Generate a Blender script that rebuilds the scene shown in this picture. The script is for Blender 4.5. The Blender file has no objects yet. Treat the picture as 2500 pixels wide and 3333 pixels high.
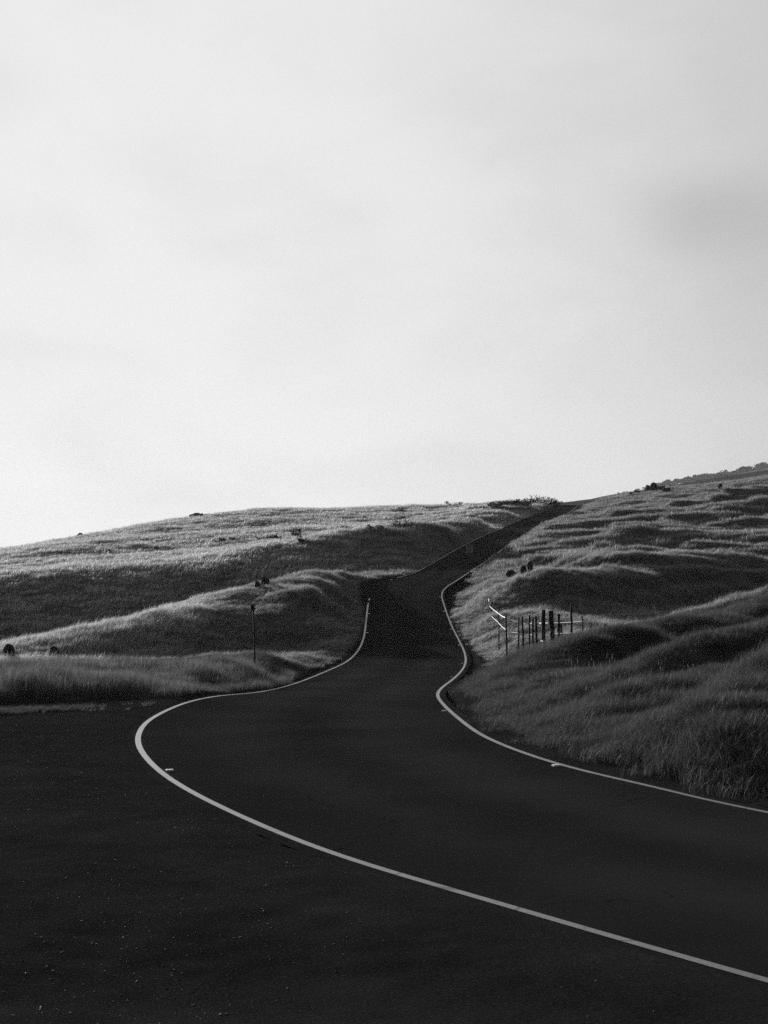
import bpy, bmesh, math, random
import numpy as np
from mathutils import Vector, Matrix, Euler

random.seed(7)
RNG = np.random.default_rng(11)
SC = bpy.context.scene
COL = SC.collection

# ------------------------------------------------------------------ camera
FPX, CX, HY, IW, IH = 4800.0, 1250.0, 1900.0, 2500.0, 3333.0   # survey lens: pixels of the photograph
cam = bpy.data.cameras.new('camera')
camo = bpy.data.objects.new('camera', cam)
COL.objects.link(camo)
cam.sensor_fit = 'HORIZONTAL'
cam.sensor_width = 36.0
cam.lens = 36.0 * FPX / IW
cam.shift_y = (HY - IH / 2) / IW
cam.clip_start, cam.clip_end = 0.1, 9000
camo.location = (0, 0, 0)
camo.rotation_euler = (math.pi / 2, 0, 0)
SC.camera = camo

# ------------------------------------------------------------------ sky and sun
SUN_AZ, SUN_EL = -22.0, 9.5
world = bpy.data.worlds.new('World')
SC.world = world
world.use_nodes = True
wn, wl = world.node_tree.nodes, world.node_tree.links
bg = wn['Background']
SKY_STRENGTH = 0.1


def N(nt, t, **kw):
    n = nt.nodes.new(t)
    for k, v in kw.items():
        if k == 'inp':
            for i, x in v.items():
                n.inputs[i].default_value = x
        else:
            setattr(n, k, v)
    return n


def M(nt, op, a, b=None, c=None):
    n = nt.nodes.new('ShaderNodeMath')
    n.operation = op
    for i, x in enumerate((a, b, c)):
        if x is None:
            continue
        if isinstance(x, (int, float)):
            n.inputs[i].default_value = x
        else:
            nt.links.new(x, n.inputs[i])
    return n.outputs[0]


wt = world.node_tree
sky = N(wt, 'ShaderNodeTexSky', sky_type='NISHITA', sun_disc=False)
sky.sun_elevation = math.radians(SUN_EL)
sky.sun_rotation = math.radians(SUN_AZ)
sky.dust_density = 8.0
bw = N(wt, 'ShaderNodeRGBToBW')
wl.new(sky.outputs[0], bw.inputs[0])
# thin bright mist in front of the clear sky: forward scattering round the sun (Henyey-Greenstein), saturating where it is thick
tc = N(wt, 'ShaderNodeTexCoord')
dt = N(wt, 'ShaderNodeVectorMath', operation='DOT_PRODUCT')
_a, _e = math.radians(SUN_AZ), math.radians(SUN_EL)
TOSUN = Vector((math.sin(_a) * math.cos(_e), math.cos(_a) * math.cos(_e), math.sin(_e)))
dt.inputs[1].default_value = TOSUN
wl.new(tc.outputs['Generated'], dt.inputs[0])
G = 0.70
hg = M(wt, 'DIVIDE', 1 - G * G, M(wt, 'POWER', M(wt, 'SUBTRACT', 1 + G * G, M(wt, 'MULTIPLY', dt.outputs['Value'], 2 * G)), 1.5))
mist = M(wt, 'MULTIPLY', M(wt, 'SUBTRACT', 1.0, M(wt, 'EXPONENT', M(wt, 'MULTIPLY', hg, -0.52))), 5.15)
mp = N(wt, 'ShaderNodeMapping')
mp.inputs['Location'].default_value = (14.98, 16.9, 0.26)
mp.inputs['Rotation'].default_value = (0.0, math.radians(-14), 0.0)
mp.inputs['Scale'].default_value = (2.0, 2.0, 3.0)
wl.new(tc.outputs['Generated'], mp.inputs[0])
cl = N(wt, 'ShaderNodeTexNoise', inp={'Scale': 1.3, 'Detail': 2.0, 'Roughness': 0.4, 'Distortion': 0.3})
wl.new(mp.outputs[0], cl.inputs['Vector'])
cr = N(wt, 'ShaderNodeMapRange', inp={1: 0.25, 2: 0.56, 3: 0.52, 4: 1.0})
cr.interpolation_type = 'SMOOTHSTEP'
wl.new(cl.outputs[0], cr.inputs[0])
clear = M(wt, 'MINIMUM', M(wt, 'MULTIPLY', bw.outputs[0], 0.09), 0.3)
mp2 = N(wt, 'ShaderNodeMapping')
mp2.inputs['Location'].default_value = (4.3, 7.7, 1.9)
mp2.inputs['Rotation'].default_value = (0.0, math.radians(-12), 0.0)
mp2.inputs['Scale'].default_value = (4.5, 4.5, 10.0)
wl.new(tc.outputs['Generated'], mp2.inputs[0])
cl2 = N(wt, 'ShaderNodeTexNoise', inp={'Scale': 1.4, 'Detail': 4.0, 'Roughness': 0.5, 'Distortion': 0.4})
wl.new(mp2.outputs[0], cl2.inputs['Vector'])
cr2 = N(wt, 'ShaderNodeMapRange', inp={1: 0.25, 2: 0.62, 3: 0.92, 4: 1.01})
cr2.interpolation_type = 'SMOOTHSTEP'
wl.new(cl2.outputs[0], cr2.inputs[0])
cloud = M(wt, 'MULTIPLY', cr.outputs[0], cr2.outputs[0])
wl.new(M(wt, 'ADD', M(wt, 'MULTIPLY', mist, cloud), clear), bg.inputs[0])
bg.inputs[1].default_value = SKY_STRENGTH

sun = bpy.data.lights.new('sun', 'SUN')
sun.energy = 5.0
sun.angle = math.radians(0.6)
suno = bpy.data.objects.new('sun', sun)
COL.objects.link(suno)
suno.rotation_euler = (-TOSUN).to_track_quat('-Z', 'Y').to_euler()
suno.location = TOSUN * 50

SC.view_settings.view_transform = 'Standard'
SC.view_settings.look = 'None'
SC.view_settings.exposure = 0.6
SC.view_settings.gamma = 1.0
SC.view_settings.use_curve_mapping = False
SC.render.engine = 'CYCLES'
SC.cycles.use_denoising = False
SC.cycles.use_adaptive_sampling = False
SC.cycles.max_bounces = 8
SC.cycles.volume_bounces = 1
SC.cycles.transparent_max_bounces = 8
SC.cycles.sample_clamp_indirect = 4.0


# ------------------------------------------------------------------ helpers
def tag(o, label=None, cat=None, group=None, kind=None):
    if label: o['label'] = label
    if cat: o['category'] = cat
    if group: o['group'] = group
    if kind: o['kind'] = kind
    return o


def mesh_obj(name, verts, faces, mat=None, parent=None, smooth=False):
    me = bpy.data.meshes.new(name)
    me.from_pydata([tuple(v) for v in verts], [], [tuple(f) for f in faces])
    me.update()
    if smooth:
        me.polygons.foreach_set('use_smooth', [True] * len(me.polygons))
    if mat: me.materials.append(mat)
    o = bpy.data.objects.new(name, me)
    COL.objects.link(o)
    if parent: o.parent = parent
    return o


def empty(name, loc, rz=0.0):
    o = bpy.data.objects.new(name, None)
    COL.objects.link(o)
    o.location = loc
    o.rotation_euler = (0, 0, rz)
    o.empty_display_size = 0.2
    return o


def at(px, py, d):
    return np.array([(px - CX) / FPX * d, d, (HY - py) / FPX * d])


def _hash(ix, iy, seed):
    h = (ix.astype(np.int64) * 374761393 + iy.astype(np.int64) * 668265263 + seed * 974634777) & 0xffffffff
    h = ((h ^ (h >> 13)) * 1274126177) & 0xffffffff
    return ((h ^ (h >> 16)) & 0xffff) / 65535.0


def vnoise(x, y, seed=0):
    ix, iy = np.floor(x), np.floor(y)
    fx, fy = x - ix, y - iy
    fx = fx * fx * fx * (fx * (fx * 6 - 15) + 10)
    fy = fy * fy * fy * (fy * (fy * 6 - 15) + 10)
    a, b = _hash(ix, iy, seed), _hash(ix + 1, iy, seed)
    c, d = _hash(ix, iy + 1, seed), _hash(ix + 1, iy + 1, seed)
    return (a + (b - a) * fx) * (1 - fy) + (c + (d - c) * fx) * fy - 0.5


def fbm(x, y, seed=0, oct=4):
    s, a = 0, 1.0
    for k in range(oct):
        s = s + a * vnoise(x * 2 ** k + 17.3 * k, y * 2 ** k - 9.1 * k, seed + k)
        a *= 0.5
    return s


def sstep(a, b, x):
    t = np.clip((x - a) / (b - a), 0, 1)
    return t * t * (3 - 2 * t)


# ------------------------------------------------------------------ materials (a black and white place: greys only)
def mat(name, col=0.1, rough=0.9, spec=0.2, noise=None, bump=None, metallic=0.0):
    m = bpy.data.materials.new(name)
    m.use_nodes = True
    nt = m.node_tree
    b = nt.nodes['Principled BSDF']
    b.inputs['Base Color'].default_value = (col, col, col, 1)
    b.inputs['Roughness'].default_value = rough
    b.inputs['Specular IOR Level'].default_value = spec
    b.inputs['Metallic'].default_value = metallic
    t = N(nt, 'ShaderNodeTexCoord')
    if noise:
        sc_, lo, hi = noise
        n = N(nt, 'ShaderNodeTexNoise', inp={'Scale': sc_, 'Detail': 6.0, 'Roughness': 0.65})
        nt.links.new(t.outputs['Object'], n.inputs['Vector'])
        r = N(nt, 'ShaderNodeMapRange', inp={1: 0.3, 2: 0.7, 3: lo, 4: hi})
        nt.links.new(n.outputs[0], r.inputs[0])
        nt.links.new(r.outputs[0], b.inputs['Base Color'])
    if bump:
        sc_, st, dist = bump
        n = N(nt, 'ShaderNodeTexNoise', inp={'Scale': sc_, 'Detail': 4.0, 'Roughness': 0.7})
        nt.links.new(t.outputs['Object'], n.inputs['Vector'])
        bp = N(nt, 'ShaderNodeBump', inp={'Strength': st, 'Distance': dist})
        nt.links.new(n.outputs[0], bp.inputs['Height'])
        nt.links.new(bp.outputs[0], b.inputs['Normal'])
    return m


def grass_mat(name, lo, hi, trans=0.5, gloss=0.05):
    m = bpy.data.materials.new(name)
    m.use_nodes = True
    nt = m.node_tree
    nt.nodes.remove(nt.nodes['Principled BSDF'])
    out = nt.nodes['Material Output']
    oi = N(nt, 'ShaderNodeObjectInfo')
    r = N(nt, 'ShaderNodeMapRange', inp={1: 0.0, 2: 1.0, 3: lo, 4: hi})
    nt.links.new(oi.outputs['Random'], r.inputs[0])
    at_ = N(nt, 'ShaderNodeAttribute', attribute_name='tone')
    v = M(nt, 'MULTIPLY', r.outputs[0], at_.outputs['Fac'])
    d = N(nt, 'ShaderNodeBsdfDiffuse')
    tr = N(nt, 'ShaderNodeBsdfTranslucent')
    nt.links.new(v, d.inputs[0])
    nt.links.new(v, tr.inputs[0])
    mx = N(nt, 'ShaderNodeMixShader', inp={0: trans})
    nt.links.new(d.outputs[0], mx.inputs[1])
    nt.links.new(tr.outputs[0], mx.inputs[2])
    g = N(nt, 'ShaderNodeBsdfGlossy', inp={'Roughness': 0.55})
    g.inputs[0].default_value = (0.9, 0.9, 0.9, 1)
    fr = N(nt, 'ShaderNodeFresnel', inp={'IOR': 1.45})
    mg = N(nt, 'ShaderNodeMixShader')
    nt.links.new(M(nt, 'MULTIPLY', fr.outputs[0], gloss), mg.inputs[0])
    nt.links.new(mx.outputs[0], mg.inputs[1])
    nt.links.new(g.outputs[0], mg.inputs[2])
    nt.links.new(mg.outputs[0], out.inputs[0])
    return m


M_NEAR = grass_mat('shade_toned_grass', 0.065, 0.12, 0.4, 0.03)  # bank grass with shade put into its colour by a low albedo
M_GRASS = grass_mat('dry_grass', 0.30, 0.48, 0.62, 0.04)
M_FRINGE = grass_mat('fringe_grass', 0.10, 0.17, 0.5, 0.03)
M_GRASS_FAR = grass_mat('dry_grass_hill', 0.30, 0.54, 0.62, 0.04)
M_GRASS_SLOPE = grass_mat('shade_toned_slope_grass', 0.17, 0.33, 0.55, 0.03)  # same grass, darkened in colour to stand for dimmer light and shade
M_LEAF = grass_mat('shrub_leaf', 0.03, 0.06, 0.25, 0.02)
M_ROCK = mat('basalt', 0.04, 0.95, 0.1, (3.0, 0.02, 0.07), (9.0, 0.6, 0.05))
M_WOOD = mat('weathered_wood', 0.05, 0.9, 0.1, (14.0, 0.03, 0.07), (30.0, 0.4, 0.01))
M_DARKMETAL = mat('dark_steel', 0.03, 0.6, 0.3, (20.0, 0.02, 0.05))
M_TWIG = mat('twig', 0.04, 0.9, 0.1, (20.0, 0.03, 0.05))
M_POLE = mat('white_pole', 0.8, 0.5, 0.4, (30.0, 0.7, 0.82))
M_ROPE = grass_mat('white_tape', 0.55, 0.6, 0.5, 0.3)
M_SIGN = mat('sign_face', 0.7, 0.45, 0.4, (6.0, 0.34, 0.42))
M_BLACK = mat('sign_black', 0.02, 0.5, 0.3)
M_MARKER = mat('marker_ceramic', 0.8, 0.15, 0.9, (60.0, 0.7, 0.85))
M_STONE = None


def stone_mat():
    m = bpy.data.materials.new('cinder_stone')
    m.use_nodes = True
    nt = m.node_tree
    b = nt.nodes['Principled BSDF']
    b.inputs['Roughness'].default_value = 0.75
    b.inputs['Specular IOR Level'].default_value = 0.3
    oi = N(nt, 'ShaderNodeObjectInfo')
    r = N(nt, 'ShaderNodeMath', operation='POWER', inp={1: 7.0})
    nt.links.new(oi.outputs['Random'], r.inputs[0])
    mr = N(nt, 'ShaderNodeMapRange', inp={1: 0.0, 2: 1.0, 3: 0.02, 4: 0.5})
    nt.links.new(r.outputs[0], mr.inputs[0])
    nt.links.new(mr.outputs[0], b.inputs['Base Color'])
    return m


M_STONE = stone_mat()


def ground_mat():
    m = bpy.data.materials.new('ground')
    m.use_nodes = True
    nt = m.node_tree
    b = nt.nodes['Principled BSDF']
    b.inputs['Roughness'].default_value = 0.95
    b.inputs['Specular IOR Level'].default_value = 0.0
    g = N(nt, 'ShaderNodeAttribute', attribute_name='gravel')
    t = N(nt, 'ShaderNodeTexCoord')
    n1 = N(nt, 'ShaderNodeTexNoise', inp={'Scale': 0.9, 'Detail': 9.0, 'Roughness': 0.7})
    n2 = N(nt, 'ShaderNodeTexNoise', inp={'Scale': 45.0, 'Detail': 5.0, 'Roughness': 0.75})
    for n in (n1, n2):
        nt.links.new(t.outputs['Object'], n.inputs['Vector'])
    soil = N(nt, 'ShaderNodeMapRange', inp={1: 0.3, 2: 0.7, 3: 0.05, 4: 0.13})
    nt.links.new(n1.outputs[0], soil.inputs[0])
    gr = N(nt, 'ShaderNodeMapRange', inp={1: 0.3, 2: 0.72, 3: 0.010, 4: 0.038})
    nt.links.new(n2.outputs[0], gr.inputs[0])
    big = N(nt, 'ShaderNodeMapRange', inp={1: 0.3, 2: 0.7, 3: 0.7, 4: 1.3})
    nt.links.new(n1.outputs[0], big.inputs[0])
    gv = M(nt, 'MULTIPLY', gr.outputs[0], big.outputs[0])
    mx = N(nt, 'ShaderNodeMix', data_type='FLOAT')
    nt.links.new(g.outputs['Fac'], mx.inputs[0])
    nt.links.new(soil.outputs[0], mx.inputs[2])
    nt.links.new(gv, mx.inputs[3])
    nt.links.new(mx.outputs[0], b.inputs['Base Color'])
    bp = N(nt, 'ShaderNodeBump', inp={'Strength': 0.7, 'Distance': 0.02})
    nt.links.new(n2.outputs[0], bp.inputs['Height'])
    nt.links.new(bp.outputs[0], b.inputs['Normal'])
    return m


def asphalt_mat():
    m = bpy.data.materials.new('asphalt')
    m.use_nodes = True
    nt = m.node_tree
    b = nt.nodes['Principled BSDF']
    b.inputs['Roughness'].default_value = 0.9
    b.inputs['Specular IOR Level'].default_value = 0.0
    t = N(nt, 'ShaderNodeTexCoord')
    n1 = N(nt, 'ShaderNodeTexNoise', inp={'Scale': 0.35, 'Detail': 6.0, 'Roughness': 0.6})
    n2 = N(nt, 'ShaderNodeTexNoise', inp={'Scale': 130.0, 'Detail': 4.0, 'Roughness': 0.8})
    v = N(nt, 'ShaderNodeTexVoronoi', feature='DISTANCE_TO_EDGE', inp={'Scale': 0.22, 'Randomness': 1.0})
    wv = N(nt, 'ShaderNodeTexNoise', inp={'Scale': 1.6, 'Detail': 6.0})
    for n in (n1, n2, wv):
        nt.links.new(t.outputs['Object'], n.inputs['Vector'])
    wa = N(nt, 'ShaderNodeVectorMath', operation='ADD')
    nt.links.new(t.outputs['Object'], wa.inputs[0])
    ws = N(nt, 'ShaderNodeVectorMath', operation='SCALE', inp={3: 1.2})
    nt.links.new(wv.outputs[1], ws.inputs[0])
    nt.links.new(ws.outputs[0], wa.inputs[1])
    nt.links.new(wa.outputs[0], v.inputs['Vector'])
    crk = N(nt, 'ShaderNodeMapRange', inp={1: 0.0, 2: 0.004, 3: 0.55, 4: 1.0})
    nt.links.new(v.outputs['Distance'], crk.inputs[0])
    a = N(nt, 'ShaderNodeMapRange', inp={1: 0.3, 2: 0.7, 3: 0.018, 4: 0.028})
    nt.links.new(n1.outputs[0], a.inputs[0])
    f = N(nt, 'ShaderNodeMapRange', inp={1: 0.25, 2: 0.75, 3: 0.3, 4: 1.8})
    nt.links.new(n2.outputs[0], f.inputs[0])
    ac = N(nt, 'ShaderNodeAttribute', attribute_name='across')   # 0..1 over the width: two wheel tracks polished paler
    tk = M(nt, 'ADD', 1.0, M(nt, 'MULTIPLY', 0.30, M(nt, 'EXPONENT', M(nt, 'MULTIPLY', -60.0, M(nt, 'POWER', M(nt, 'SUBTRACT', M(nt, 'ABSOLUTE', M(nt, 'SUBTRACT', ac.outputs['Fac'], 0.5)), 0.2), 2.0)))))
    c = M(nt, 'MULTIPLY', M(nt, 'MULTIPLY', M(nt, 'MULTIPLY', a.outputs[0], f.outputs[0]), crk.outputs[0]), tk)
    nt.links.new(c, b.inputs['Base Color'])
    bp = N(nt, 'ShaderNodeBump', inp={'Strength': 0.5, 'Distance': 0.006})
    nt.links.new(n2.outputs[0], bp.inputs['Height'])
    nt.links.new(bp.outputs[0], b.inputs['Normal'])
    return m


def paint_mat():
    m = bpy.data.materials.new('road_paint')
    m.use_nodes = True
    nt = m.node_tree
    b = nt.nodes['Principled BSDF']
    b.inputs['Roughness'].default_value = 0.4
    b.inputs['Specular IOR Level'].default_value = 0.22
    t = N(nt, 'ShaderNodeTexCoord')
    n2 = N(nt, 'ShaderNodeTexNoise', inp={'Scale': 110.0, 'Detail': 5.0, 'Roughness': 0.8})
    nt.links.new(t.outputs['Object'], n2.inputs['Vector'])
    v = N(nt, 'ShaderNodeTexVoronoi', feature='DISTANCE_TO_EDGE', inp={'Scale': 0.55})
    nt.links.new(t.outputs['Object'], v.inputs['Vector'])
    crk = N(nt, 'ShaderNodeMapRange', inp={1: 0.004, 2: 0.009, 3: 0.12, 4: 1.0})
    nt.links.new(v.outputs['Distance'], crk.inputs[0])
    f = N(nt, 'ShaderNodeMapRange', inp={1: 0.3, 2: 0.6, 3: 0.06, 4: 0.23})
    nt.links.new(n2.outputs[0], f.inputs[0])
    n3 = N(nt, 'ShaderNodeTexNoise', inp={'Scale': 7.0, 'Detail': 8.0, 'Roughness': 0.75})
    nt.links.new(t.outputs['Object'], n3.inputs['Vector'])
    wr = N(nt, 'ShaderNodeMapRange', inp={1: 0.56, 2: 0.66, 3: 1.0, 4: 0.3})
    nt.links.new(n3.outputs[0], wr.inputs[0])
    nt.links.new(M(nt, 'MULTIPLY', M(nt, 'MULTIPLY', f.outputs[0], crk.outputs[0]), wr.outputs[0]), b.inputs['Base Color'])
    bp = N(nt, 'ShaderNodeBump', inp={'Strength': 0.4, 'Distance': 0.004})
    nt.links.new(n2.outputs[0], bp.inputs['Height'])
    nt.links.new(bp.outputs[0], b.inputs['Normal'])
    return m


# ------------------------------------------------------------------ road course (left and right edge lines, matched rows)
def flat(px, py):
    d = 12000.0 / (py - HY)
    return at(px, py, d)


def P(px, py, d=None):
    return flat(px, py) if d is None else at(px, py, d)


W = lambda x, y, z=-2.5: np.array([x, y, z])
ROWS = [
    (W(9.5, 1.5), W(13.9, 4.9)),
    (W(5.6, 5.2), W(10.0, 8.2)),
    (P(2500, 3195), W(6.8, 12.2)),
    (P(1700, 2963), W(5.4, 14.2)),
    (P(1251, 2833), P(2500, 2650)),
    (P(1055, 2773), P(2261, 2595)),
    (P(753, 2645), P(2110, 2557)),
    (P(603, 2569), P(1959, 2524)),
    (P(527, 2520), P(1808, 2487)),
    (P(467, 2459), P(1658, 2434)),
    (P(443, 2410), P(1580, 2400)),
    (P(462, 2366), P(1535, 2372)),
    (P(500, 2334), P(1492, 2338, 28.4)),
    (P(573, 2298), P(1466, 2316, 30.2)),
    (P(648, 2276, 32), P(1444, 2294, 33.0)),
    (P(723, 2264, 34), P(1428, 2274, 36.0)),
    (P(821, 2256, 37.5), P(1425, 2258, 39.0)),
    (P(904, 2241, 43), P(1439, 2238, 43)),
    (P(980, 2218, 49), P(1484, 2203, 50)),
    (P(1055, 2188, 55), P(1511, 2170, 57)),
    (P(1130, 2153, 61), P(1516, 2142, 62.5)),
    (P(1166, 2117, 65.5), P(1509, 2115, 67)),
    (P(1183, 2080, 70), P(1497, 2090, 71)),
    (P(1192, 2019, 79), P(1469, 2034, 79.5)),
    (P(1200, 1959, 90), P(1447, 1974, 88)),
    (P(1214, 1922, 97), P(1438, 1935, 94)),
    (P(1243, 1898, 103), P(1450, 1914, 98)),
    (P(1293, 1881, 108), P(1484, 1891, 104)),
    (P(1350, 1864, 114), P(1530, 1861, 112)),
    (P(1410, 1832, 123.5), P(1575, 1832, 122)),
    (P(1473, 1795, 137), P(1625, 1796, 135)),
    (P(1550, 1755, 155), P(1690, 1752, 153)),
    (P(1632, 1719, 178), P(1750, 1717, 176)),
    (P(1700, 1690, 198), P(1803, 1689, 196)),
    (P(1766, 1665, 220), P(1857, 1666, 217)),
    (P(1803, 1645, 242), P(1889, 1643, 239)),
    (W(31.8, 263, 12.7), W(36.2, 260, 12.7)),
    (W(38, 290, 11.0), W(42, 287, 11.0)),
]
ctrl = np.array([np.concatenate(r) for r in ROWS])


def catmull(c, step):
    out = []
    n = len(c)
    for i in range(n - 1):
        p0, p1, p2, p3 = c[max(i - 1, 0)], c[i], c[i + 1], c[min(i + 2, n - 1)]
        # centripetal knots on the middle of the road
        def kn(a, b):
            return max(np.linalg.norm((a[:3] + a[3:6] - b[:3] - b[3:6]) / 2), 1e-3) ** 0.5
        d1, d2, d3 = kn(p0, p1), kn(p1, p2), kn(p2, p3)
        m1 = (p2 - p1) / d2 if i == 0 else ((p1 - p0) / d1 - (p2 - p0) / (d1 + d2) + (p2 - p1) / d2)
        m2 = (p2 - p1) / d2 if i == n - 2 else ((p2 - p1) / d2 - (p3 - p1) / (d2 + d3) + (p3 - p2) / d3)
        m1, m2 = m1 * d2, m2 * d2
        L = max(np.linalg.norm(p2[:3] - p1[:3]), np.linalg.norm(p2[3:6] - p1[3:6]))
        k = max(2, int(L / step))
        for t in np.arange(k) / k:
            out.append((2 * t**3 - 3 * t**2 + 1) * p1 + (t**3 - 2 * t**2 + t) * m1 + (-2 * t**3 + 3 * t**2) * p2 + (t**3 - t**2) * m2)
    out.append(c[-1])
    return np.array(out)


road = catmull(ctrl, 0.3)
for _ in range(25):   # soften the profile a little
    road[1:-1] = 0.25 * road[:-2] + 0.5 * road[1:-1] + 0.25 * road[2:]
RL, RR = road[:, :3], road[:, 3:]
RC = (RL + RR) / 2
RW = np.linalg.norm((RR - RL)[:, :2], axis=1)
RN = (RR - RL)[:, :2] / RW[:, None]


def road_coords(x, y):
    """signed across-road offset beyond the lines (negative inside), side (-1 left, +1 right), surface height"""
    n = len(x)
    s = np.full(n, 1e3); side = np.zeros(n); z = np.zeros(n)
    step = 40000
    sub = slice(None, None, 2)
    cx, cy = RC[sub, 0].astype(np.float32), RC[sub, 1].astype(np.float32)
    near = np.where((y > -5) & (y < 300) & (x > -30) & (x < 60))[0]
    for k in range(0, len(near), step):
        ii = near[k:k + step]
        dx = x[ii, None].astype(np.float32) - cx[None]
        dy = y[ii, None].astype(np.float32) - cy[None]
        j = np.argmin(dx * dx + dy * dy, axis=1) * 2
        off = (x[ii] - RC[j, 0]) * RN[j, 0] + (y[ii] - RC[j, 1]) * RN[j, 1]
        dist = np.hypot(x[ii] - RC[j, 0], y[ii] - RC[j, 1])
        out = np.abs(off) - RW[j] / 2
        end = (j < 2) | (j > len(RC) - 4)
        s[ii] = np.where(end, dist, np.maximum(out, dist * 0.9 - RW[j] * 0.5))
        side[ii] = np.sign(off)
        t = np.clip(off / RW[j] + 0.5, -0.15, 1.15)
        z[ii] = RL[j, 2] + (RR[j, 2] - RL[j, 2]) * t
    return s, side, z


# ------------------------------------------------------------------ lie of the land: surveyed heights, thin-plate interpolated
CP = []


def cp(px, *pts):
    for py, d in pts:
        CP.append(at(px, py, d))


def cz(px, *pts):
    for d, z in pts:
        CP.append(np.array([(px - CX) / FPX * d, d, z]))


# left: pull-out, fringe bank, near hill, hollow, far hill
cz(-900, (10, -2.55), (30, -2.6), (45, -3.2), (70, -6), (110, -9), (150, -2.5), (200, 1.0), (300, -4))
cz(0, (8, -2.55), (20, -2.53), (31, -2.52), (34, -2.46))
cp(0, (2212, 40), (2200, 46), (2168, 63), (2115, 70.5)); cz(0, (82, -5.3), (95, -8.0), (106, -6.6))
cp(0, (1990, 118), (1940, 122.3), (1897, 126), (1868, 142), (1812, 177), (1793, 200)); cz(0, (230, 3.9), (300, -2))
cz(300, (22, -2.51), (32, -2.52), (36, -2.38))
cp(300, (2215, 40), (2180, 50), (2147, 64.6), (2112, 66.3), (2042, 74.5)); cz(300, (86, -4.2), (97, -6.6), (108, -5.4))
cp(300, (1975, 117.5), (1930, 121.8), (1880, 126.5), (1850, 143), (1777, 177), (1744, 208)); cz(300, (245, 6.4), (320, 1))
cp(600, (2205, 42), (2160, 52), (2125, 66.4), (2052, 68.9), (1968, 79)); cz(600, (90, -2.8), (100, -4.4), (110, -3.4))
cp(600, (1920, 121.2), (1862, 126.5), (1836, 142), (1768, 178), (1690, 229)); cz(600, (260, 8.5), (340, 4))
cp(850, (2200, 46), (2150, 56), (2095, 70), (2004, 73.6), (1970, 76.3), (1906, 85)); cz(850, (98, -1.3), (108, -2.4), (114, -1.9))
cp(850, (1880, 122.3), (1820, 128.6), (1793, 146), (1732, 182), (1664, 241)); cz(850, (270, 10), (350, 6))
cp(1020, (2150, 62), (2070, 71), (1960, 78.5), (1900, 86), (1862, 96)); cz(1020, (107, -0.6), (114, -0.4))
cp(1020, (1855, 123.2), (1798, 130.8), (1772, 147), (1722, 183), (1663, 235)); cz(1020, (280, 10.5))
cp(1120, (2100, 70), (2020, 77), (1930, 86), (1885, 95), (1862, 103)); cz(1120, (114, 0.3))
cp(1170, (2000, 84), (1935, 91), (1895, 98))
cp(1215, (1903, 101), (1880, 107)); cz(1215, (117, 0.8))
cp(1200, (1851, 125), (1770, 137), (1712, 192), (1656, 238)); cz(1200, (285, 11))
cp(1290, (1858, 117), (1845, 124), (1768, 140.5))
cp(1350, (1846, 120), (1772, 140), (1735, 167), (1692, 200), (1668, 224), (1650, 240))
cp(1450, (1792, 134), (1740, 150), (1704, 187), (1664, 224), (1648, 242)); cz(1450, (290, 11.4))
cp(1560, (1737, 160.5), (1697, 171), (1660, 218), (1644, 242)); cz(1560, (300, 11.6))
cp(1650, (1697, 187), (1668, 198), (1642, 240)); cz(1650, (300, 11.6))
cp(1740, (1650, 221), (1638, 240)); cz(1740, (300, 11.2))
# right bank, fence hollow, cut slope, upper hill
cp(1490, (2300, 32), (2255, 39))
cp(1560, (2300, 32), (2200, 45), (2120, 61), (2050, 72), (1960, 88), (1880, 106))
cp(1650, (2380, 26), (2200, 42), (2090, 60), (2000, 76), (1920, 92), (1850, 110), (1800, 133), (1755, 154))
cp(1780, (2440, 22.5), (2280, 31), (2118, 51.5), (2080, 59), (2030, 71), (1975, 77), (1862, 82), (1800, 113), (1740, 150), (1705, 185), (1670, 222), (1640, 246)); cz(1780, (300, 11.5))
cp(1900, (2520, 19.6), (2350, 25), (2225, 34), (2180, 41.5), (2098, 44.5), (2085, 55), (2042, 69), (1985, 78), (1858, 84), (1800, 105), (1740, 140), (1690, 180), (1655, 222), (1636, 248)); cz(1900, (300, 13.0), (360, 17.0))
cp(2060, (2560, 18.4), (2400, 22), (2240, 30), (2210, 36), (2178, 43), (2082, 46), (2072, 54), (2048, 68), (1980, 81), (1850, 88), (1800, 106), (1745, 132), (1690, 170), (1640, 220), (1616, 255)); cz(2060, (310, 16.0), (380, 22.5))
cp(2280, (2600, 17.4), (2420, 20.5), (2255, 27), (2150, 37), (2105, 47), (2010, 50.3), (2005, 57), (1995, 72), (1960, 86.5), (1838, 93.5), (1795, 112), (1730, 134), (1670, 172), (1620, 215), (1594, 262)); cz(2280, (320, 18.5), (400, 26))
cp(2500, (2640, 16.6), (2450, 19), (2270, 24.5), (2115, 31), (2070, 40), (2035, 51), (1945, 54.3), (1945, 60), (1948, 72), (1930, 92), (1828, 99), (1785, 114), (1720, 134), (1650, 172), (1600, 215), (1566, 265)); cz(2500, (320, 21), (400, 30))
cz(3400, (10, -2.3), (16, -1.4), (30, 0.2), (45, 1.6), (66, 1.7), (100, 2.4), (108, 5.2), (118, 8), (135, 12), (200, 22), (260, 27), (400, 37))
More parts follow.
